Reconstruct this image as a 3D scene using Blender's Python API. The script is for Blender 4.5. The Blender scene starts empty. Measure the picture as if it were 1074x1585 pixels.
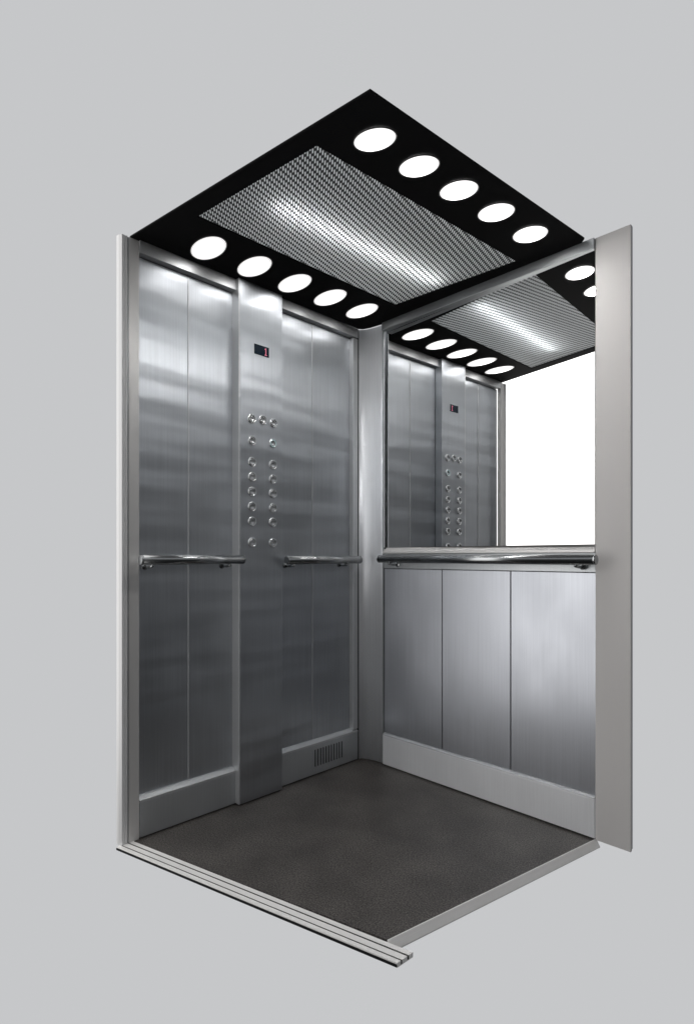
import bpy, bmesh, math
import numpy as np
from mathutils import Vector

# ------------------------------------------------------------------ scene, camera, light
scn = bpy.context.scene
COL = scn.collection
scn.render.engine = 'CYCLES'
scn.cycles.use_denoising = True
scn.cycles.max_bounces = 14
scn.cycles.glossy_bounces = 10
scn.cycles.transparent_max_bounces = 12
scn.cycles.sample_clamp_indirect = 6.0
scn.cycles.blur_glossy = 0.3

cd = bpy.data.cameras.new('camera')
cam = bpy.data.objects.new('camera', cd)
COL.objects.link(cam)
cam.location = (1.9966, -2.0914, 1.037)
cam.rotation_euler = (math.radians(90), 0, math.radians(45.46))
cd.sensor_fit = 'HORIZONTAL'
cd.sensor_width = 36.0
cd.lens = 865.0 / 1074.0 * 36.0
cd.shift_y = 0.0647
cd.clip_start = 0.05
cd.clip_end = 100
scn.camera = cam

# studio surroundings: evenly lit grey backdrop behind the cabin, invented dark camera side with bright bands added for the steel to reflect
w = bpy.data.worlds.new('World')
scn.world = w
w.use_nodes = True
nt = w.node_tree
nt.nodes.clear()
n_out = nt.nodes.new('ShaderNodeOutputWorld')
n_bg = nt.nodes.new('ShaderNodeBackground')
n_tc = nt.nodes.new('ShaderNodeTexCoord')
n_dot = nt.nodes.new('ShaderNodeVectorMath'); n_dot.operation = 'DOT_PRODUCT'
n_dot.inputs[1].default_value = (-0.713, 0.701, 0.0)
n_mr = nt.nodes.new('ShaderNodeMapRange'); n_mr.interpolation_type = 'SMOOTHSTEP'
n_mr.inputs['From Min'].default_value = -0.25
n_mr.inputs['From Max'].default_value = 0.2
n_mix = nt.nodes.new('ShaderNodeMix'); n_mix.data_type = 'RGBA'
n_sep = nt.nodes.new('ShaderNodeSeparateXYZ')
nt.links.new(n_tc.outputs['Generated'], n_sep.inputs[0])
n_half = nt.nodes.new('ShaderNodeMath'); n_half.operation = 'MULTIPLY_ADD'
n_half.inputs[1].default_value = 0.5; n_half.inputs[2].default_value = 0.5
nt.links.new(n_sep.outputs['Z'], n_half.inputs[0])
n_cam = nt.nodes.new('ShaderNodeValToRGB')
n_cam.color_ramp.interpolation = 'EASE'
stops = [(-1.0, 0.015), (-0.20, 0.015), (-0.10, 0.02), (-0.04, 0.16), (0.02, 0.07), (0.10, 0.05), (0.20, 0.24), (0.36, 0.60), (0.62, 0.10), (1.0, 0.10)]
while len(n_cam.color_ramp.elements) < len(stops):
    n_cam.color_ramp.elements.new(0.5)
for el, (zz, val) in zip(n_cam.color_ramp.elements, stops):
    el.position = zz * 0.5 + 0.5
for el, (zz, val) in zip(n_cam.color_ramp.elements, stops):
    el.position = zz * 0.5 + 0.5
    el.color = (val * 0.98, val, val * 1.03, 1)
nt.links.new(n_half.outputs[0], n_cam.inputs['Fac'])
nt.links.new(n_cam.outputs['Color'], n_mix.inputs['A'])
n_mix.inputs['B'].default_value = (0.565, 0.572, 0.584, 1)
nt.links.new(n_tc.outputs['Generated'], n_dot.inputs[0])
nt.links.new(n_dot.outputs['Value'], n_mr.inputs['Value'])
nt.links.new(n_mr.outputs['Result'], n_mix.inputs['Factor'])
nt.links.new(n_mix.outputs['Result'], n_bg.inputs['Color'])
n_bg.inputs['Strength'].default_value = 1.0
nt.links.new(n_bg.outputs['Background'], n_out.inputs['Surface'])

# bright landing in front of the doorway: one big soft lamp (the white seen in the mirror)
ld = bpy.data.lights.new('landing_softbox', 'AREA')
ld.shape = 'RECTANGLE'
ld.size, ld.size_y = 2.4, 3.9
ld.energy = 2.4 * 3.9 * math.pi * 2.0
ld.color = (1.0, 0.985, 0.97)
lo = bpy.data.objects.new('landing_softbox', ld)
COL.objects.link(lo)
lo.location = (-0.55, -2.6, 1.70)
lo.rotation_euler = (math.radians(90), 0, math.radians(-8))

scn.view_settings.view_transform = 'Standard'
scn.view_settings.look = 'None'
scn.view_settings.exposure = 0.0
scn.view_settings.gamma = 1.0
scn.view_settings.use_curve_mapping = False

LAMP_WALL_ROW = 11.0
LAMP_OPEN_ROW = 105.0

# ------------------------------------------------------------------ materials
def mat(name):
    m = bpy.data.materials.new(name)
    m.use_nodes = True
    t = m.node_tree
    b = t.nodes['Principled BSDF']
    return m, t, b

def N(t, kind, **kw):
    n = t.nodes.new(kind)
    for k, v in kw.items():
        setattr(n, k, v)
    return n

def brushed(name, col, rough, aniso, hair=0.05, wav=0.0, metallic=1.0, grain=(420.0, 6.0), mottle=0.06, wavs=(3.0, 14.0), tail=0.0, bump=0.10):
    """metal with a vertical hairline finish; u runs along the wall, v up it"""
    m, t, b = mat(name)
    L = t.links.new
    b.inputs['Metallic'].default_value = metallic
    b.inputs['Anisotropic'].default_value = aniso
    uv = N(t, 'ShaderNodeUVMap', uv_map='UVMap')
    mp = N(t, 'ShaderNodeMapping')
    mp.inputs['Scale'].default_value = (grain[0], grain[1], 1)
    L(uv.outputs['UV'], mp.inputs['Vector'])
    hn = N(t, 'ShaderNodeTexNoise'); hn.inputs['Scale'].default_value = 1.0
    hn.inputs['Detail'].default_value = 3.0
    L(mp.outputs['Vector'], hn.inputs['Vector'])
    mp2 = N(t, 'ShaderNodeMapping')
    mp2.inputs['Scale'].default_value = (5.0, 3.0, 1)
    L(uv.outputs['UV'], mp2.inputs['Vector'])
    sn = N(t, 'ShaderNodeTexNoise'); sn.inputs['Scale'].default_value = 1.0
    sn.inputs['Detail'].default_value = 4.0
    L(mp2.outputs['Vector'], sn.inputs['Vector'])
    # colour = base * (1 + hair*(noise-.5) + mottle*(noise-.5))
    a1 = N(t, 'ShaderNodeMath', operation='MULTIPLY_ADD')
    L(hn.outputs['Fac'], a1.inputs[0]); a1.inputs[1].default_value = hair * 2; a1.inputs[2].default_value = 1 - hair
    a2 = N(t, 'ShaderNodeMath', operation='MULTIPLY_ADD')
    L(sn.outputs['Fac'], a2.inputs[0]); a2.inputs[1].default_value = mottle * 2; a2.inputs[2].default_value = 1 - mottle
    a3 = N(t, 'ShaderNodeMath', operation='MULTIPLY')
    L(a1.outputs[0], a3.inputs[0]); L(a2.outputs[0], a3.inputs[1])
    vm = N(t, 'ShaderNodeVectorMath', operation='SCALE')
    vm.inputs[0].default_value = col
    L(a3.outputs[0], vm.inputs['Scale'])
    L(vm.outputs['Vector'], b.inputs['Base Color'])
    r1 = N(t, 'ShaderNodeMath', operation='MULTIPLY_ADD')
    L(sn.outputs['Fac'], r1.inputs[0]); rv = 0.20 if hair > 0.1 else 0.03
    r1.inputs[1].default_value = rv; r1.inputs[2].default_value = rough - rv / 2
    L(r1.outputs[0], b.inputs['Roughness'])
    tg = N(t, 'ShaderNodeTangent', direction_type='UV_MAP', uv_map='UVMap')
    L(tg.outputs['Tangent'], b.inputs['Tangent'])
    bp = N(t, 'ShaderNodeBump'); bp.inputs['Strength'].default_value = bump
    bp.inputs['Distance'].default_value = 0.0004
    L(hn.outputs['Fac'], bp.inputs['Height'])
    last = bp
    if wav:
        mp3 = N(t, 'ShaderNodeMapping')
        mp3.inputs['Scale'].default_value = (*wavs, 1)
        L(uv.outputs['UV'], mp3.inputs['Vector'])
        wn = N(t, 'ShaderNodeTexNoise'); wn.inputs['Scale'].default_value = 1.0
        wn.inputs['Detail'].default_value = 0.0
        L(mp3.outputs['Vector'], wn.inputs['Vector'])
        b2 = N(t, 'ShaderNodeBump'); b2.inputs['Strength'].default_value = 1.0
        b2.inputs['Distance'].default_value = wav
        L(wn.outputs['Fac'], b2.inputs['Height'])
        L(bp.outputs['Normal'], b2.inputs['Normal'])
        last = b2
    L(last.outputs['Normal'], b.inputs['Normal'])
    if tail:
        # long soft tail of the brushed finish: a second, rougher lobe
        p2 = N(t, 'ShaderNodeBsdfPrincipled')
        p2.inputs['Metallic'].default_value = metallic
        p2.inputs['Roughness'].default_value = 0.66
        p2.inputs['Anisotropic'].default_value = 0.3
        L(vm.outputs['Vector'], p2.inputs['Base Color'])
        L(tg.outputs['Tangent'], p2.inputs['Tangent'])
        L(last.outputs['Normal'], p2.inputs['Normal'])
        mx = N(t, 'ShaderNodeMixShader'); mx.inputs['Fac'].default_value = tail
        L(b.outputs[0], mx.inputs[1]); L(p2.outputs[0], mx.inputs[2])
        L(mx.outputs[0], t.nodes['Material Output'].inputs['Surface'])
    return m

def plain(name, col, rough, metallic=0.0, spec=0.5, noise=0.0, scale=60.0):
    m, t, b = mat(name)
    b.inputs['Metallic'].default_value = metallic
    b.inputs['Roughness'].default_value = rough
    b.inputs['Specular IOR Level'].default_value = spec
    if noise:
        tc = N(t, 'ShaderNodeTexCoord')
        nn = N(t, 'ShaderNodeTexNoise'); nn.inputs['Scale'].default_value = scale
        nn.inputs['Detail'].default_value = 5.0
        t.links.new(tc.outputs['Object'], nn.inputs['Vector'])
        a = N(t, 'ShaderNodeMath', operation='MULTIPLY_ADD')
        t.links.new(nn.outputs['Fac'], a.inputs[0]); a.inputs[1].default_value = noise * 2; a.inputs[2].default_value = 1 - noise
        vm = N(t, 'ShaderNodeVectorMath', operation='SCALE'); vm.inputs[0].default_value = col
        t.links.new(a.outputs[0], vm.inputs['Scale'])
        t.links.new(vm.outputs['Vector'], b.inputs['Base Color'])
    else:
        b.inputs['Base Color'].default_value = (*col, 1)
    return m

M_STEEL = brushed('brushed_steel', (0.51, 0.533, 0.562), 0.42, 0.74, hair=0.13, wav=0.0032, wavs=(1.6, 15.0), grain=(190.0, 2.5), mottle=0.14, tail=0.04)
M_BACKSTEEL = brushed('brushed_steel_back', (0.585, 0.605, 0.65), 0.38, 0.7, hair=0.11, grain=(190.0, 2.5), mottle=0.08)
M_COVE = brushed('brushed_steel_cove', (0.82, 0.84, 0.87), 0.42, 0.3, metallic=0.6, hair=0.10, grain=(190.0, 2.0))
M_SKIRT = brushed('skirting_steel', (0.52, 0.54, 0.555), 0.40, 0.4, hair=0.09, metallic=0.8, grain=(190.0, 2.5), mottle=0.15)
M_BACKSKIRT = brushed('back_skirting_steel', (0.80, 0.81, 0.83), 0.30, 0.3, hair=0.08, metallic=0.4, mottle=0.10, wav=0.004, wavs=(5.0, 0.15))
M_SATIN = brushed('satin_aluminium', (0.60, 0.61, 0.62), 0.42, 0.3, hair=0.04, metallic=0.75)
M_JAMB = brushed('jamb_aluminium', (0.60, 0.59, 0.58), 0.42, 0.3, hair=0.02, bump=0.0, metallic=0.45, grain=(260.0, 1.0), mottle=0.02)
M_RJAMB = brushed('greige_jamb_metal', (0.56, 0.545, 0.535), 0.7, 0.1, hair=0.015, metallic=0.1, mottle=0.02)
M_CHROME = brushed('rail_steel', (0.36, 0.37, 0.375), 0.24, 0.0, hair=0.02, mottle=0.0, grain=(3.0, 300.0))
M_PROFILE = brushed('pale_jamb_profile', (0.60, 0.60, 0.60), 0.45, 0.2, hair=0.01, bump=0.0, metallic=0.15, grain=(260.0, 1.0), mottle=0.02)
M_BAR = brushed('header_steel', (0.36, 0.375, 0.385), 0.4, 0.3, hair=0.06, metallic=0.8)
M_SILL = brushed('sill_aluminium', (0.88, 0.865, 0.845), 0.45, 0.2, hair=0.05, metallic=0.15, grain=(8.0, 500.0))
M_DARK = plain('shadow_gap_black', (0.012, 0.012, 0.013), 0.6, spec=0.1)
M_SLOT = plain('vent_shadow_grey', (0.03, 0.031, 0.032), 0.6, spec=0.2)
M_CEIL = plain('black_ceiling_paint', (0.0062, 0.0062, 0.0066), 0.75, spec=0.04, noise=0.06, scale=40)
M_RIM = plain('lamp_rim_black', (0.02, 0.02, 0.021), 0.4, spec=0.3)
M_SCREEN = plain('display_glass', (0.006, 0.016, 0.03), 0.12, spec=0.4)
M_BUTTON = plain('button_chrome', (0.80, 0.81, 0.82), 0.14, metallic=1.0)
M_CAP = plain('button_cap_steel', (0.50, 0.51, 0.52), 0.25, metallic=1.0)


def mirror_mat():
    m, t, b = mat('silver_mirror')
    b.inputs['Metallic'].default_value = 1.0
    b.inputs['Base Color'].default_value = (0.93, 0.93, 0.925, 1)
    b.inputs['Roughness'].default_value = 0.0
    return m
M_MIRROR = mirror_mat()

def emit(name, col, s):
    m, t, b = mat(name)
    b.inputs['Base Color'].default_value = (0.6, 0.6, 0.6, 1)
    b.inputs['Emission Color'].default_value = (*col, 1)
    b.inputs['Emission Strength'].default_value = s
    return m
M_LAMP_W = emit('opal_lamp_glass_soft', (1.0, 0.985, 0.97), LAMP_WALL_ROW)
M_LAMP_O = emit('opal_lamp_glass_bright', (1.0, 0.985, 0.97), LAMP_OPEN_ROW)
for m_, st in ((M_LAMP_W, LAMP_WALL_ROW), (M_LAMP_O, LAMP_OPEN_ROW)):
    # opal glass: full output over the diffuser, falling off in the last few millimetres by the rim
    t_ = m_.node_tree
    g_ = N(t_, 'ShaderNodeTexCoord')
    c_ = N(t_, 'ShaderNodeVectorMath', operation='MULTIPLY_ADD')
    c_.inputs[1].default_value = (2, 2, 0); c_.inputs[2].default_value = (-1, -1, 0)
    t_.links.new(g_.outputs['Generated'], c_.inputs[0])
    l_ = N(t_, 'ShaderNodeVectorMath', operation='LENGTH'); t_.links.new(c_.outputs['Vector'], l_.inputs[0])
    r_ = N(t_, 'ShaderNodeMapRange'); r_.interpolation_type = 'SMOOTHSTEP'
    r_.inputs['From Min'].default_value = 0.40; r_.inputs['From Max'].default_value = 1.0
    r_.inputs['To Min'].default_value = 1.0; r_.inputs['To Max'].default_value = 0.0
    t_.links.new(l_.outputs['Value'], r_.inputs['Value'])
    q_ = N(t_, 'ShaderNodeMath', operation='POWER'); q_.inputs[1].default_value = 1.6
    t_.links.new(r_.outputs['Result'], q_.inputs[0])
    k_ = N(t_, 'ShaderNodeMath', operation='MULTIPLY_ADD'); k_.inputs[1].default_value = st; k_.inputs[2].default_value = 0.75
    t_.links.new(q_.outputs[0], k_.inputs[0])
    t_.links.new(k_.outputs[0], t_.nodes['Principled BSDF'].inputs['Emission Strength'])
M_TUBE = emit('fluorescent_tube', (0.95, 1.0, 1.0), 9.5)
M_WHITE = emit('housing_fill_glow', (0.96, 1.0, 1.0), 0.34)  # glow added to the housing interior as even fill light through the mesh
M_DIGIT = emit('display_digit', (1.0, 0.28, 0.40), 0.62)
M_DIGIT.node_tree.nodes['Principled BSDF'].inputs['Base Color'].default_value = (0.10, 0.02, 0.03, 1)
M_GLOW = emit('button_glow', (0.25, 0.80, 0.85), 0.28)

def carpet_mat():
    m, t, b = mat('charcoal_floor_covering')
    L = t.links.new
    tc = N(t, 'ShaderNodeTexCoord')
    n1 = N(t, 'ShaderNodeTexNoise'); n1.inputs['Scale'].default_value = 210; n1.inputs['Detail'].default_value = 2
    n2 = N(t, 'ShaderNodeTexNoise'); n2.inputs['Scale'].default_value = 5; n2.inputs['Detail'].default_value = 4
    n3 = N(t, 'ShaderNodeTexNoise'); n3.inputs['Scale'].default_value = 90; n3.inputs['Detail'].default_value = 3
    for n in (n1, n2, n3):
        L(tc.outputs['Object'], n.inputs['Vector'])
    s1 = N(t, 'ShaderNodeMath', operation='MULTIPLY_ADD'); s1.inputs[1].default_value = 4.4; s1.inputs[2].default_value = -1.2
    L(n1.outputs['Fac'], s1.inputs[0])
    s2 = N(t, 'ShaderNodeMath', operation='MULTIPLY_ADD'); s2.inputs[1].default_value = 1.5; s2.inputs[2].default_value = 0.25
    L(n2.outputs['Fac'], s2.inputs[0])
    s3 = N(t, 'ShaderNodeMath', operation='MULTIPLY_ADD'); s3.inputs[1].default_value = 0.6; s3.inputs[2].default_value = 0.7
    L(n3.outputs['Fac'], s3.inputs[0])
    p = N(t, 'ShaderNodeMath', operation='MULTIPLY'); L(s1.outputs[0], p.inputs[0]); L(s2.outputs[0], p.inputs[1])
    q = N(t, 'ShaderNodeMath', operation='MULTIPLY'); L(p.outputs[0], q.inputs[0]); L(s3.outputs[0], q.inputs[1])
    vm = N(t, 'ShaderNodeVectorMath', operation='SCALE'); vm.inputs[0].default_value = (0.066, 0.060, 0.0555)
    L(q.outputs[0], vm.inputs['Scale']); L(vm.outputs['Vector'], b.inputs['Base Color'])
    b.inputs['Roughness'].default_value = 0.48
    b.inputs['Specular IOR Level'].default_value = 0.3
    bp = N(t, 'ShaderNodeBump'); bp.inputs['Strength'].default_value = 0.35; bp.inputs['Distance'].default_value = 0.0015
    L(n1.outputs['Fac'], bp.inputs['Height']); L(bp.outputs['Normal'], b.inputs['Normal'])
    return m
M_FLOOR = carpet_mat()

def mesh_mat():
    """black sheet with staggered slanted slots cut right through it"""
    m, t, b = mat('expanded_metal_mesh')
    L = t.links.new
    uv = N(t, 'ShaderNodeUVMap', uv_map='UVMap')
    mp = N(t, 'ShaderNodeMapping'); mp.inputs['Rotation'].default_value = (0, 0, 0)
    L(uv.outputs['UV'], mp.inputs['Vector'])
    sx = N(t, 'ShaderNodeSeparateXYZ'); L(mp.outputs['Vector'], sx.inputs[0])
    PX, PY = 0.0100, 0.0265
    sh = N(t, 'ShaderNodeMath', operation='ADD'); L(sx.outputs['X'], sh.inputs[0]); L(sx.outputs['Y'], sh.inputs[1])
    def frac_of(sock, period, off_sock=None):
        d = N(t, 'ShaderNodeMath', operation='DIVIDE'); L(sock, d.inputs[0]); d.inputs[1].default_value = period
        out = d.outputs[0]
        if off_sock is not None:
            ad = N(t, 'ShaderNodeMath', operation='ADD'); L(out, ad.inputs[0]); L(off_sock, ad.inputs[1]); out = ad.outputs[0]
        fr = N(t, 'ShaderNodeMath', operation='FRACT'); L(out, fr.inputs[0])
        return fr.outputs[0], out
    fx, rawx = frac_of(sh.outputs[0], PX)
    fl = N(t, 'ShaderNodeMath', operation='FLOOR'); L(rawx, fl.inputs[0])
    hf = N(t, 'ShaderNodeMath', operation='MULTIPLY'); L(fl.outputs[0], hf.inputs[0]); hf.inputs[1].default_value = 0.5
    fy, _ = frac_of(sx.outputs['Y'], PY, hf.outputs[0])
    def inside(sock, a):
        c = N(t, 'ShaderNodeMath', operation='SUBTRACT'); L(sock, c.inputs[0]); c.inputs[1].default_value = 0.5
        ab = N(t, 'ShaderNodeMath', operation='ABSOLUTE'); L(c.outputs[0], ab.inputs[0])
        mr = N(t, 'ShaderNodeMapRange'); mr.inputs['From Min'].default_value = a - 0.05; mr.inputs['From Max'].default_value = a + 0.05
        mr.inputs['To Min'].default_value = 1.0; mr.inputs['To Max'].default_value = 0.0
        L(ab.outputs[0], mr.inputs['Value'])
        return mr.outputs['Result']
    ix, iy = inside(fx, 0.27), inside(fy, 0.30)
    mk = N(t, 'ShaderNodeMath', operation='MULTIPLY'); L(ix, mk.inputs[0]); L(iy, mk.inputs[1])   # 1 = open slot
    b.inputs['Base Color'].default_value = (0.035, 0.036, 0.038, 1)
    b.inputs['Metallic'].default_value = 0.0
    b.inputs['Roughness'].default_value = 0.5
    b.inputs['Specular IOR Level'].default_value = 0.2
    tr = N(t, 'ShaderNodeBsdfTransparent')
    ms = N(t, 'ShaderNodeMixShader')
    L(mk.outputs[0], ms.inputs['Fac']); L(b.outputs[0], ms.inputs[1]); L(tr.outputs[0], ms.inputs[2])
    L(ms.outputs[0], t.nodes['Material Output'].inputs['Surface'])
    return m
M_MESH = mesh_mat()

def diffuser_mat():
    m, t, b = mat('smoked_diffuser')
    tr = N(t, 'ShaderNodeBsdfTranslucent'); tr.inputs['Color'].default_value = (0.75, 0.76, 0.77, 1)
    t.links.new(tr.outputs[0], t.nodes['Material Output'].inputs['Surface'])
    return m
M_DIFF = diffuser_mat()

# ------------------------------------------------------------------ mesh helpers (world coordinates in, parented objects out)
def bx(bm, x0, x1, y0, y1, z0, z1):
    v = [bm.verts.new((x, y, z)) for x in (x0, x1) for y in (y0, y1) for z in (z0, z1)]
    for f in ((0, 1, 3, 2), (4, 6, 7, 5), (0, 4, 5, 1), (2, 3, 7, 6), (0, 2, 6, 4), (1, 5, 7, 3)):
        bm.faces.new([v[i] for i in f])

def prism(bm, pts, z0, z1):
    lo_ = [bm.verts.new((p[0], p[1], z0)) for p in pts]
    hi = [bm.verts.new((p[0], p[1], z1)) for p in pts]
    n = len(pts)
    bm.faces.new(lo_[::-1]); bm.faces.new(hi)
    for i in range(n):
        bm.faces.new((lo_[i], lo_[(i + 1) % n], hi[(i + 1) % n], hi[i]))

def sweep(bm, prof, p0, p1, frame):
    """extrude a 2D profile from p0 to p1; frame = (axis a, axis b) for the profile's two coordinates"""
    a, b = Vector(frame[0]), Vector(frame[1])
    rings = []
    for p in (Vector(p0), Vector(p1)):
        rings.append([bm.verts.new(p + a * u + b * v) for u, v in prof])
    n = len(prof)
    for i in range(n):
        bm.faces.new((rings[0][i], rings[0][(i + 1) % n], rings[1][(i + 1) % n], rings[1][i]))
    bm.faces.new(rings[0][::-1]); bm.faces.new(rings[1])

def lathe(bm, c, ax, prof, seg=28):
    """rings round the axis: prof = (radius, height along axis)"""
    ax = Vector(ax).normalized()
    u = ax.orthogonal().normalized(); v = ax.cross(u)
    c = Vector(c)
    rings = []
    for r, h in prof:
        if r < 1e-6:
            rings.append([bm.verts.new(c + ax * h)])
        else:
            rings.append([bm.verts.new(c + ax * h + (u * math.cos(k * 2 * math.pi / seg) + v * math.sin(k * 2 * math.pi / seg)) * r) for k in range(seg)])
    for A, B in zip(rings, rings[1:]):
        for k in range(seg):
            k2 = (k + 1) % seg
            if len(A) == 1: bm.faces.new((A[0], B[k], B[k2]))
            elif len(B) == 1: bm.faces.new((A[k], B[0], A[k2]))
            else: bm.faces.new((A[k], B[k], B[k2], A[k2]))

def obj(name, bm, m, parent=None, bevel=0.0, smooth=False, rot_uv=False, label=None):
    bmesh.ops.recalc_face_normals(bm, faces=bm.faces)
    uvl = bm.loops.layers.uv.new('UVMap')
    for f in bm.faces:
        n = f.normal
        for l in f.loops:
            x, y, z = l.vert.co
            if abs(n.z) > 0.8:
                l[uvl].uv = (x, y)
            else:
                l[uvl].uv = (x + y, z)
        f.smooth = smooth
    me = bpy.data.meshes.new(name)
    if parent is not None:
        root = parent
        off = Vector(root.location)
        while root.parent:
            root = root.parent; off += Vector(root.location)
        bmesh.ops.translate(bm, verts=bm.verts, vec=-off)
    bm.to_mesh(me); bm.free()
    me.materials.append(m)
    o = bpy.data.objects.new(name, me)
    COL.objects.link(o)
    if parent is not None:
        o.parent = parent
    if bevel:
        md = o.modifiers.new('bevel', 'BEVEL')
        md.width = bevel; md.segments = 2; md.limit_method = 'ANGLE'; md.angle_limit = math.radians(40)
        md.harden_normals = False
    if label: o['label'] = label
    return o

def box(name, m, parent, *b, bevel=0.0012, label=None):
    bm = bmesh.new(); bx(bm, *b)
    return obj(name, bm, m, parent, bevel, label=label)

def thing(name, label, cat, loc, group=None):
    o = bpy.data.objects.new(name, None)
    o.empty_display_size = 0.1
    COL.objects.link(o)
    o.location = loc
    o['label'] = label; o['category'] = cat
    if group: o['group'] = group
    return o

def dup(root, loc, label):
    """copy of a thing with its parts and their sub-parts"""
    r = root.copy(); COL.objects.link(r); r.location = loc; r['label'] = label
    for ch in root.children:
        c = ch.copy(); COL.objects.link(c); c.parent = r
        for g in ch.children:
            d = g.copy(); COL.objects.link(d); d.parent = c
    return r

H = 2.2            # underside of the ceiling

# ------------------------------------------------------------------ side wall with the control panel
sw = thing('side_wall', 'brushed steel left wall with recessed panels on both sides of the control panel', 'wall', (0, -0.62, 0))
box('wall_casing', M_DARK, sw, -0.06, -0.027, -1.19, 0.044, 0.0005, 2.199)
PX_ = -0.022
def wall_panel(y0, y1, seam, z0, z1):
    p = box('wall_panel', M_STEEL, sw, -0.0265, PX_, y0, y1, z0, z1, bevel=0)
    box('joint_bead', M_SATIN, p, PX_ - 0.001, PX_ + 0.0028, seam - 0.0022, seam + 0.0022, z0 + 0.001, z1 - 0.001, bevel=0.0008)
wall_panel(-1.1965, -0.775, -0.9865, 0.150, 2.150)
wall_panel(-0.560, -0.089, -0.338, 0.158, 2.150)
def cap_prof():
    return [(0.005, 0.0), (-0.0215, 0.0), (-0.0215, 0.021), (-0.012, 0.019), (0.005, 0.009)]
def skirting(y0, y1, top, cap=True):
    s = box('skirting', M_SKIRT, sw, -0.0265, 0.004, y0, y1, 0.006, top - 0.017, bevel=0.0008)
    bm = bmesh.new()
    sweep(bm, cap_prof(), (0, y0, top - 0.0165), (0, y1, top - 0.0165), ((1, 0, 0), (0, 0, 1)))
    obj('skirting_cap', bm, M_SATIN, s, 0.001)
    return s
skirting(-1.1965, -0.775, 0.150)
sb = skirting(-0.560, -0.053, 0.160)
bm = bmesh.new()
for k in range(11):
    y = -0.345 + k * 0.0175
    bx(bm, 0.0030, 0.0046, y, y + 0.0055, 0.042, 0.122)
obj('vent_slots', bm, M_SLOT, sb)
bm = bmesh.new()
for k in range(11):
    y = -0.345 + k * 0.0175
    bx(bm, 0.0030, 0.0064, y + 0.0058, y + 0.0080, 0.042, 0.122)
obj('vent_louvre', bm, M_SKIRT, sb)
for y0, y1 in ((-1.1965, -0.775), (-0.560, -0.053)):
    box('header_rail', M_SATIN, sw, -0.0265, 0.007, y0, y1, 2.153, 2.199)
box('end_stile', M_SATIN, sw, -0.0265, 0.005, -0.088, -0.054, 0.161, 2.146)
box('panel_return', M_SATIN, sw, -0.0265, 0.0292, -0.7845, -0.7785, 0.006, 2.198, bevel=0.001)

# ------------------------------------------------------------------ control panel
PF = 0.030
cp = thing('control_panel', 'tall brushed steel control panel with round buttons and a small floor display', 'control panel', (PF, -0.668, 0))
box('face_plate', M_STEEL, cp, -0.019, PF, -0.778, -0.558, 0.006, 2.198, bevel=0.0015)
disp = box('display', M_SCREEN, cp, PF - 0.002, PF + 0.0022, -0.7085, -0.632, 1.901, 1.944, bevel=0.001, label='small dark blue display showing a pink 1')
bm = bmesh.new()
dx0, dx1 = PF + 0.0024, PF + 0.0030
yc, zc = -0.6495, 1.9225
bx(bm, dx0, dx1, yc - 0.0018, yc + 0.0018, zc - 0.0135, zc + 0.0140)      # stem
bx(bm, dx0, dx1, yc - 0.0062, yc + 0.0062, zc - 0.0168, zc - 0.0137)      # foot
v = [bm.verts.new((x, y, z)) for x in (dx0, dx1) for y, z in ((yc - 0.0019, zc + 0.0140), (yc - 0.0019, zc + 0.0095), (yc - 0.0065, zc + 0.0062), (yc - 0.0065, zc + 0.0098))]
bm.faces.new(v[:4]); bm.faces.new(v[4:][::-1])
for i in range(4):
    bm.faces.new((v[i], v[(i + 1) % 4], v[4 + (i + 1) % 4], v[4 + i]))
obj('digit', bm, M_DIGIT, disp)

def ring_mesh():
    bm = bmesh.new()
    lathe(bm, (0, 0, 0), (1, 0, 0), [(0.0205, -0.001), (0.0208, 0.0015), (0.0196, 0.0042), (0.0176, 0.0052), (0.0158, 0.0044), (0.0148, 0.0012), (0.0148, -0.001)], 32)
    return bm
def cap_mesh():
    bm = bmesh.new()
    lathe(bm, (0, 0, 0), (1, 0, 0), [(0.0142, -0.001), (0.0142, 0.0030), (0.0130, 0.0042), (0.0100, 0.0034), (0.0055, 0.0024), (0.0, 0.0020)], 32)
    return bm
def make_button(lit=False):
    o = obj('button', ring_mesh(), M_BUTTON, None, smooth=True)
    o.parent = cp
    c = obj('button_cap', cap_mesh(), M_CAP, None, smooth=True)
    c.parent = o
    if lit:
        bm = bmesh.new()
        lathe(bm, (0, 0, 0), (1, 0, 0), [(0.0149, 0.0016), (0.0149, 0.0046), (0.0141, 0.0048), (0.0141, 0.0016)], 32)
        g = obj('glow_ring', bm, M_GLOW, None, smooth=True); g.parent = o
        o['label'] = 'round steel button lit with a bluish green ring'
    return o
spots = [(-0.723, 1.621), (-0.666, 1.626), (-0.608, 1.621), (-0.720, 1.529)]
for z in (1.439, 1.376, 1.313, 1.250, 1.187, 1.098):
    spots += [(-0.720, z), (-0.611, z)]
proto = make_button()
for i, (y, z) in enumerate(spots):
    if i == 0:
        o = proto
    else:
        o = proto.copy(); COL.objects.link(o); o.parent = cp
        for ch in proto.children:
            c = ch.copy(); COL.objects.link(c); c.parent = o
    o.location = (0, y + 0.668, z)
lit = make_button(True)
lit.location = (0, -0.611 + 0.668, 1.533)

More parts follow.
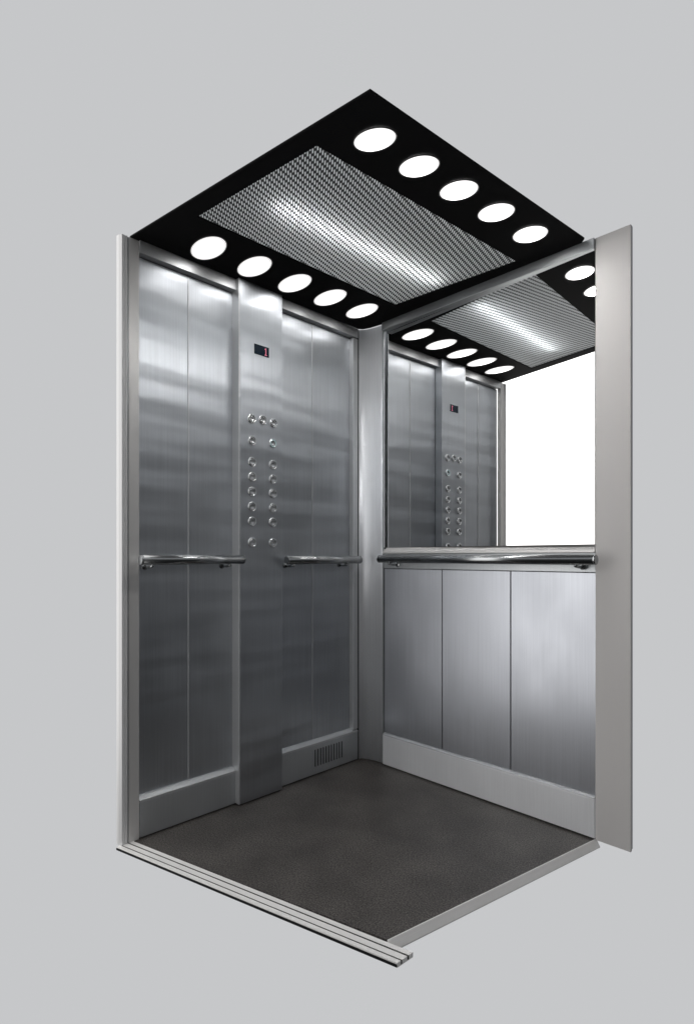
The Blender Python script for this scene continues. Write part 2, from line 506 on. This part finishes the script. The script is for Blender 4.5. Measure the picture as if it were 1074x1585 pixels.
# ------------------------------------------------------------------ front door jamb (left edge of the doorway)
jb = thing('door_jamb', 'slim rounded aluminium door jamb at the left front edge of the cabin', 'door jamb', (0, -1.24, 0))
bm = bmesh.new()
prism(bm, [(-0.02, -1.199), (0.006, -1.199), (0.006, -1.2378), (-0.02, -1.2378)], 0.002, 2.194)
obj('inner_strip', bm, M_JAMB, jb, 0.001)
bm = bmesh.new()
prism(bm, [(-0.020, -1.2405), (0.003, -1.2405), (0.008, -1.2435), (0.008, -1.2490), (0.0065, -1.2500), (0.0065, -1.2520), (0.008, -1.2530), (0.007, -1.2630), (-0.004, -1.2695), (-0.012, -1.2715), (-0.020, -1.2715)], 0.002, 2.194)
obj('outer_profile', bm, M_PROFILE, jb, smooth=False)
box('seal_strip', M_BAR, jb, -0.02, 0.0045, -1.2404, -1.2379, 0.002, 2.193, bevel=0)

# ------------------------------------------------------------------ corner column
cc = thing('corner_column', 'curved brushed steel column filling the corner between the control panel wall and the mirror', 'column', (0.04, -0.02, 0))
bm = bmesh.new()
cv = [(0.004 + 0.1235 * (1 - math.cos(a)), -0.045 + 0.043 * math.sin(a)) for a in [k / 20 * math.pi / 2 for k in range(21)]]
front = [bm.verts.new((p[0], p[1], 0.004)) for p in cv]
top = [bm.verts.new((p[0], p[1], 2.199)) for p in cv]
for k in range(20):
    bm.faces.new((front[k], front[k + 1], top[k + 1], top[k]))
bmesh.ops.recalc_face_normals(bm, faces=bm.faces)
o = obj('curved_sheet', bm, M_COVE, cc, smooth=True)
sd = o.modifiers.new('thick', 'SOLIDIFY'); sd.thickness = 0.002; sd.offset = 0
box('shadow_gap', M_DARK, cc, -0.018, 0.0015, -0.0525, -0.034, 0.004, 2.198, bevel=0)
box('shadow_gap', M_BAR, cc, 0.1265, 0.1343, 0.000, 0.003, 0.004, 2.198, bevel=0)

# ------------------------------------------------------------------ back wall
bw = thing('back_wall', 'brushed steel back wall of three tall panels below the mirror and handrail', 'wall', (0.66, 0.02, 0))
box('wall_casing', M_DARK, bw, -0.06, 1.150, 0.055, 0.08, 0.0005, 2.199)
for x0, x1 in ((0.1385, 0.4855), (0.4895, 0.8285), (0.8325, 1.175)):
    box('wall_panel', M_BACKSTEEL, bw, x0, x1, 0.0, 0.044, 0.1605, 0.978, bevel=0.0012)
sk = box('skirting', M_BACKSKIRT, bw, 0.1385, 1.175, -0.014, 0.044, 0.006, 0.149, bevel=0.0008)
bm = bmesh.new()
sweep(bm, [(-0.0145, 0.0), (0.012, 0.0), (0.012, 0.010), (-0.004, 0.010), (-0.0145, 0.004)], (0.1385, 0, 0.1495), (1.175, 0, 0.1495), ((0, 1, 0), (0, 0, 1)))
obj('skirting_cap', bm, M_SATIN, sk, 0.0008)
box('header_bar', M_BAR, bw, 0.1385, 1.176, -0.022, 0.004, 2.162, 2.2030, bevel=0.002)
box('rail_backing', M_SKIRT, bw, 0.1385, 1.175, -0.004, 0.044, 0.980, 1.052, bevel=0.001)
bm = bmesh.new()
sweep(bm, [(0.044, 0.0), (0.044, 0.030), (0.012, 0.030), (0.006, 0.024), (-0.002, 0.022), (-0.006, 0.014), (-0.012, 0.012), (-0.014, 0.0)], (0.1385, 0, 1.053), (1.175, 0, 1.053), ((0, 1, 0), (0, 0, 1)))
obj('mirror_ledge', bm, M_JAMB, bw, 0.001)
box('side_stile', M_COVE, bw, 0.1345, 0.1385, -0.002, 0.002, 1.0835, 2.161, bevel=0.0008)

bm = bmesh.new()
prism(bm, [(0.100, 0.0150), (1.1765, -0.0140), (1.1765, -0.0095), (0.100, 0.0195)], 1.0832, 2.1990)
mr = obj('mirror', bm, M_MIRROR)
mr['label'] = 'large clear mirror above the back handrail reflecting the control panel and bright doorway'
mr['category'] = 'mirror'

# ------------------------------------------------------------------ right end jamb of the back wall
rj = thing('upright_post', 'flat greige metal upright closing the right end of the mirror wall', 'upright', (1.235, 0, 0))
box('upright_face', M_RJAMB, rj, 1.1775, 1.299, -0.012, -0.0005, 0.001, 2.203, bevel=0.001)
box('upright_edge', M_BAR, rj, 1.2790, 1.2985, 0.0002, 0.010, 0.006, 2.203, bevel=0.0008)

# ------------------------------------------------------------------ handrails
GRP = 'steel handrails along the cabin walls'
def rail_prof(r=0.0185, n=20):
    return [(r * math.cos(k * 2 * math.pi / n), r * math.sin(k * 2 * math.pi / n)) for k in range(n)]
def bracket(parent, at, wall_dir):
    """elbow from the rail's underside to the wall plus a wall rose"""
    bm = bmesh.new()
    p = Vector(at); d = Vector(wall_dir)
    pts = [p + Vector((0, 0, -0.016)), p + Vector((0, 0, -0.022)), p + d * 0.03 + Vector((0, 0, -0.026)), p + d * 0.064 + Vector((0, 0, -0.026))]
    side = Vector((0, 0, 1)).cross(d)
    rings = []
    for i, q in enumerate(pts):
        tdir = (pts[min(i + 1, 3)] - pts[max(i - 1, 0)]).normalized()
        b_ = side; a_ = tdir.cross(b_)
        rings.append([bm.verts.new(q + (a_ * math.cos(k * math.pi / 6) + b_ * math.sin(k * math.pi / 6)) * 0.0065) for k in range(12)])
    for A, B in zip(rings, rings[1:]):
        for k in range(12):
            bm.faces.new((A[k], B[k], B[(k + 1) % 12], A[(k + 1) % 12]))
    bm.faces.new(rings[0][::-1]); bm.faces.new(rings[-1])
    o = obj('bracket', bm, M_CHROME, parent, smooth=True)
    bm = bmesh.new()
    lathe(bm, p + d * 0.064 + Vector((0, 0, -0.026)), -d, [(0.0, -0.002), (0.012, -0.002), (0.012, 0.003), (0.007, 0.005)], 20)
    obj('wall_rose', bm, M_CHROME, o, smooth=False)
def handrail(label, p0, p1, ends, wall_dir):
    mid = (Vector(p0) + Vector(p1)) / 2
    t = thing('handrail', label, 'handrail', mid, GRP)
    ax = (Vector(p1) - Vector(p0)).normalized()
    side = Vector((0, 0, 1)).cross(ax)
    bm = bmesh.new()
    sweep(bm, rail_prof(), p0, p1, (side, (0, 0, 1)))
    o = obj('rail', bm, M_CHROME, t)
    for f in o.data.polygons:
        f.use_smooth = len(f.vertices) == 4
    for p, s in ((Vector(p0), -1), (Vector(p1), 1)):
        bm = bmesh.new()
        lathe(bm, p, ax * s, [(0.0187, -0.004), (0.0187, 0.0005), (0.017, 0.0028), (0.0, 0.0035)], 20)
        obj('end_cap', bm, M_CHROME, t, smooth=False)
    for e in ends:
        bracket(t, Vector(p0).lerp(Vector(p1), e), wall_dir)
    return t
handrail('longer steel handrail on the left wall running back from the door jamb', (0.072, -1.222, 1.0265), (0.072, -0.793, 1.0265), (0.10, 0.86), (-1, 0, 0))
handrail('short steel handrail between the control panel and the corner column', (0.072, -0.566, 1.0225), (0.072, -0.108, 1.0225), (0.09, 0.82), (-1, 0, 0))
handrail('longest steel handrail below the mirror on the back wall', (0.174, -0.078, 1.0265), (1.2045, -0.078, 1.0265), (0.06, 0.93), (0, 1, 0))

# ------------------------------------------------------------------ ceiling
Q1, Q2, Q3 = (-0.008, -1.228), (1.044, -1.073), (1.149, -0.040)
Q3b = (1.118, -0.008)
outer = [Q1, Q2, Q3, Q3b, (0.128, -0.0075), (0.055, -0.018), (0.018, -0.032), (0.0055, -0.052)]
K = [(0.277, -1.117), (0.811, -1.045), (0.897, -0.070), (0.311, -0.118)]
ce = thing('ceiling', 'black ceiling panel with a rectangular metal mesh in its middle', 'ceiling', (0.53, -0.58, H))
bm = bmesh.new()
def ring_faces(z, up):
    o_ = [bm.verts.new((x, y, z)) for x, y in outer]
    k_ = [bm.verts.new((x, y, z)) for x, y in K]
    polys = [[o_[0], o_[1], k_[1], k_[0]], [o_[1], o_[2], k_[2], k_[1]], [o_[2], o_[3], o_[4], o_[5], k_[3], k_[2]], [o_[5], o_[6], o_[7], o_[0], k_[0], k_[3]]]
    for p in polys:
        bm.faces.new(p if up else p[::-1])
    return o_, k_
ob, kb = ring_faces(H, False)
ot, kt = ring_faces(H + 0.006, True)
for i in range(len(outer)):
    j = (i + 1) % len(outer); bm.faces.new((ob[i], ob[j], ot[j], ot[i]))
for i in range(4):
    j = (i + 1) % 4; bm.faces.new((kb[j], kb[i], kt[i], kt[j]))
obj('ceiling_plate', bm, M_CEIL, ce)
# mesh sheet, diffuser and lamp housing above it
def sheet(name, m, z, grow, parent):
    bm = bmesh.new()
    cx = sum(p[0] for p in K) / 4; cy = sum(p[1] for p in K) / 4
    vs = [bm.verts.new((cx + (x - cx) * grow, cy + (y - cy) * grow, z)) for x, y in K]
    bm.faces.new(vs)
    return obj(name, bm, m, parent)
# the mesh is stretched towards the back of the cabin: a projective grid over the opening
SW, SL = 0.54, 1.0
A, rhs = [], []
for (u, v), (x, y) in zip([(0, 0), (SW, 0), (SW, SL), (0, SL)], K):
    A.append([u, v, 1, 0, 0, 0, -u * x, -v * x]); rhs.append(x)
    A.append([0, 0, 0, u, v, 1, -u * y, -v * y]); rhs.append(y)
hm = np.append(np.linalg.solve(np.array(A, float), np.array(rhs, float)), 1.0).reshape(3, 3)
bm = bmesh.new()
NU, NV = 14, 26
gv, uvs = [], {}
for i in range(NU + 1):
    row = []
    for j in range(NV + 1):
        u, v = SW * i / NU, SL * j / NV
        p = hm @ np.array([u, v, 1.0])
        vert = bm.verts.new((p[0] / p[2], p[1] / p[2], H + 0.003)); row.append(vert)
        uvs[(i, j)] = (u, v)
    gv.append(row)
ij = []
for i in range(NU):
    for j in range(NV):
        bm.faces.new((gv[i][j], gv[i][j + 1], gv[i + 1][j + 1], gv[i + 1][j]))
        ij.append(((i, j), (i, j + 1), (i + 1, j + 1), (i + 1, j)))
bm.verts.index_update()
key = {vert.index: uvs[(i, j)] for i, row in enumerate(gv) for j, vert in enumerate(row)}
mp_ = obj('mesh_panel', bm, M_MESH, ce)
for lp in mp_.data.loops:
    mp_.data.uv_layers['UVMap'].data[lp.index].uv = key[lp.vertex_index]
sheet('diffuser_sheet', M_DIFF, H + 0.0075, 1.015, ce)
bm = bmesh.new()
cx = sum(p[0] for p in K) / 4; cy = sum(p[1] for p in K) / 4
kk = [(cx + (x - cx) * 1.02, cy + (y - cy) * 1.02) for x, y in K]
lo_ = [bm.verts.new((x, y, H + 0.0065)) for x, y in kk]
hi_ = [bm.verts.new((cx + (x - cx) * 0.8, cy + (y - cy) * 0.8, H + 0.065)) for x, y in kk]
for i in range(4):
    bm.faces.new((lo_[i], lo_[(i + 1) % 4], hi_[(i + 1) % 4], hi_[i]))
bm.faces.new(hi_)
hs = obj('lamp_housing', bm, M_WHITE, ce)
bm = bmesh.new()
t0, t1 = Vector((0.508, -0.955, H + 0.033)), Vector((0.570, -0.15, H + 0.033))
lathe(bm, t0, t1 - t0, [(0.0, 0.0), (0.012, 0.0), (0.012, (t1 - t0).length), (0.0, (t1 - t0).length)], 14)
obj('tube_lamp', bm, M_TUBE, hs, smooth=True)

# round downlights
LG = 'round white downlights in the black ceiling'
def make_lamp(label, loc, rx, ry, ang, glass):
    t = thing('downlight', label, 'downlight', loc, LG)
    t.rotation_euler.z = ang
    def place(bm):
        for v in bm.verts:
            v.co.x *= rx; v.co.y *= ry
    bm = bmesh.new()
    lathe(bm, (0, 0, 0), (0, 0, -1), [(0.0, 0.0042), (0.5, 0.0038), (0.85, 0.0028), (1.0, 0.0004)], 48)
    place(bm)
    o = obj('lamp_glass', bm, glass, None, smooth=True); o.parent = t
    bm = bmesh.new()
    lathe(bm, (0, 0, 0), (0, 0, -1), [(1.0, 0.0002), (1.012, 0.0022), (1.045, 0.0016), (1.06, 0.0002)], 48)
    place(bm)
    o = obj('lamp_rim', bm, M_RIM, None, smooth=True); o.parent = t
    return t
wall_row = [(0.132, -0.988), (0.143, -0.787), (0.150, -0.586), (0.159, -0.390), (0.165, -0.191)]
open_row = [(0.942, -0.945), (0.962, -0.773), (0.983, -0.597), (1.006, -0.411), (1.025, -0.210)]
wl = ['oval looking downlight nearest the door jamb in the row above the control panel wall',
      'second downlight from the door jamb in the row above the control panel wall',
      'middle downlight of the row above the control panel wall',
      'second downlight from the corner column in the row above the control panel wall',
      'downlight nearest the corner column in the row above the control panel wall']
ol = ['downlight nearest the front tip of the ceiling in the row along its open right edge',
      'second downlight from the front tip in the row along the open right edge',
      'middle downlight of the row along the open right edge',
      'second downlight from the mirror wall in the row along the open right edge',
      'downlight nearest the greige upright in the row along the open right edge']
pw = make_lamp(wl[0], (*wall_row[0], H - 0.0005), 0.094, 0.055, math.radians(-4), M_LAMP_W)
for p, l in zip(wall_row[1:], wl[1:]):
    dup(pw, (*p, H - 0.0005), l)
po = make_lamp(ol[0], (*open_row[0], H - 0.0005), 0.060, 0.0425, math.radians(24), M_LAMP_O)
for k, (p, l) in enumerate(zip(open_row[1:], ol[1:])):
    q = dup(po, (*p, H - 0.0005), l)
    q.scale = (1.0, 1.0 + 0.065 * (k + 1), 1.0)

# ------------------------------------------------------------------ floor and sill
fl = thing('floor', 'dark charcoal cabin floor with a pale metal edge on its open right side', 'floor', (0.55, -0.55, 0))
F = [(-0.06, -1.2195), (-0.005, -1.2195), (0.996, -0.953), (1.1735, 0.0025), (1.10, 0.08), (-0.06, 0.08)]
bm = bmesh.new(); prism(bm, F, -0.027, 0.0)
obj('floor_covering', bm, M_FLOOR, fl)
# pale metal edge strip along the open right side
e = Vector((1.1735 - 0.996, 0.0025 + 0.953, 0)).normalized(); nrm = Vector((e.y, -e.x, 0))
bm = bmesh.new()
a0 = Vector((0.9955, -0.9545, 0)); a1 = Vector((1.1735, 0.0025, 0))
sweep(bm, [(0.0004, 0.0006), (0.003, 0.0006), (0.0165, -0.023), (0.0165, -0.027), (0.0004, -0.027)], a0, a1, (nrm, (0, 0, 1)))
obj('edge_strip', bm, M_SILL, fl, 0.0008)

# door sill: grooved aluminium running slightly past the floor
sl = thing('door_sill', 'grooved aluminium door sill along the front edge of the floor', 'door sill', (0.5, -1.1, 0))
s0 = Vector((-0.012, -1.2245, 0)); s1 = Vector((1.077, -0.9445, 0))
d = (s1 - s0).normalized(); out = Vector((d.y, -d.x, 0))
W = 0.0565
prof = [(0.0, 0.0025), (0.0145, 0.0025), (0.0145, -0.008), (0.0205, -0.008), (0.0205, 0.0025), (0.0385, 0.0025), (0.0385, -0.008), (0.0435, -0.008), (0.0435, 0.0025), (W, 0.0025), (W, -0.0005), (W - 0.001, -0.010), (0.0, -0.010)]
bm = bmesh.new()
rings = []
for p, sk_ in ((s0, 0.0), (s1, -0.33)):
    rings.append([bm.verts.new(p + out * u + d * (u * sk_) + Vector((0, 0, v))) for u, v in prof])
n = len(prof)
for i in range(n):
    bm.faces.new((rings[0][i], rings[0][(i + 1) % n], rings[1][(i + 1) % n], rings[1][i]))
bm.faces.new(rings[0][::-1]); bm.faces.new(rings[1])
obj('sill_profile', bm, M_SILL, sl)
bm = bmesh.new()
q0 = s0 + out * (W + 0.0002); q1 = s1 + out * (W + 0.0002) + d * (W * -0.33)
prism(bm, [tuple(q0[:2]), tuple((q0 + out * 0.002)[:2]), tuple((q1 + out * 0.002)[:2]), tuple(q1[:2])], -0.0080, -0.0010)
obj('apron_strip', bm, M_DARK, sl)
bm = bmesh.new()
for u0, u1 in ((0.0147, 0.0203), (0.0387, 0.0433)):  # black fill stands in for the shade inside the sill grooves
    g = [s0 + out * u0, s0 + out * u1, s1 + out * u1 + d * u1 * -0.33, s1 + out * u0 + d * u0 * -0.33]
    prism(bm, [tuple(p[:2]) for p in g], -0.0078, 0.0014)
obj('groove_shade', bm, M_DARK, sl)
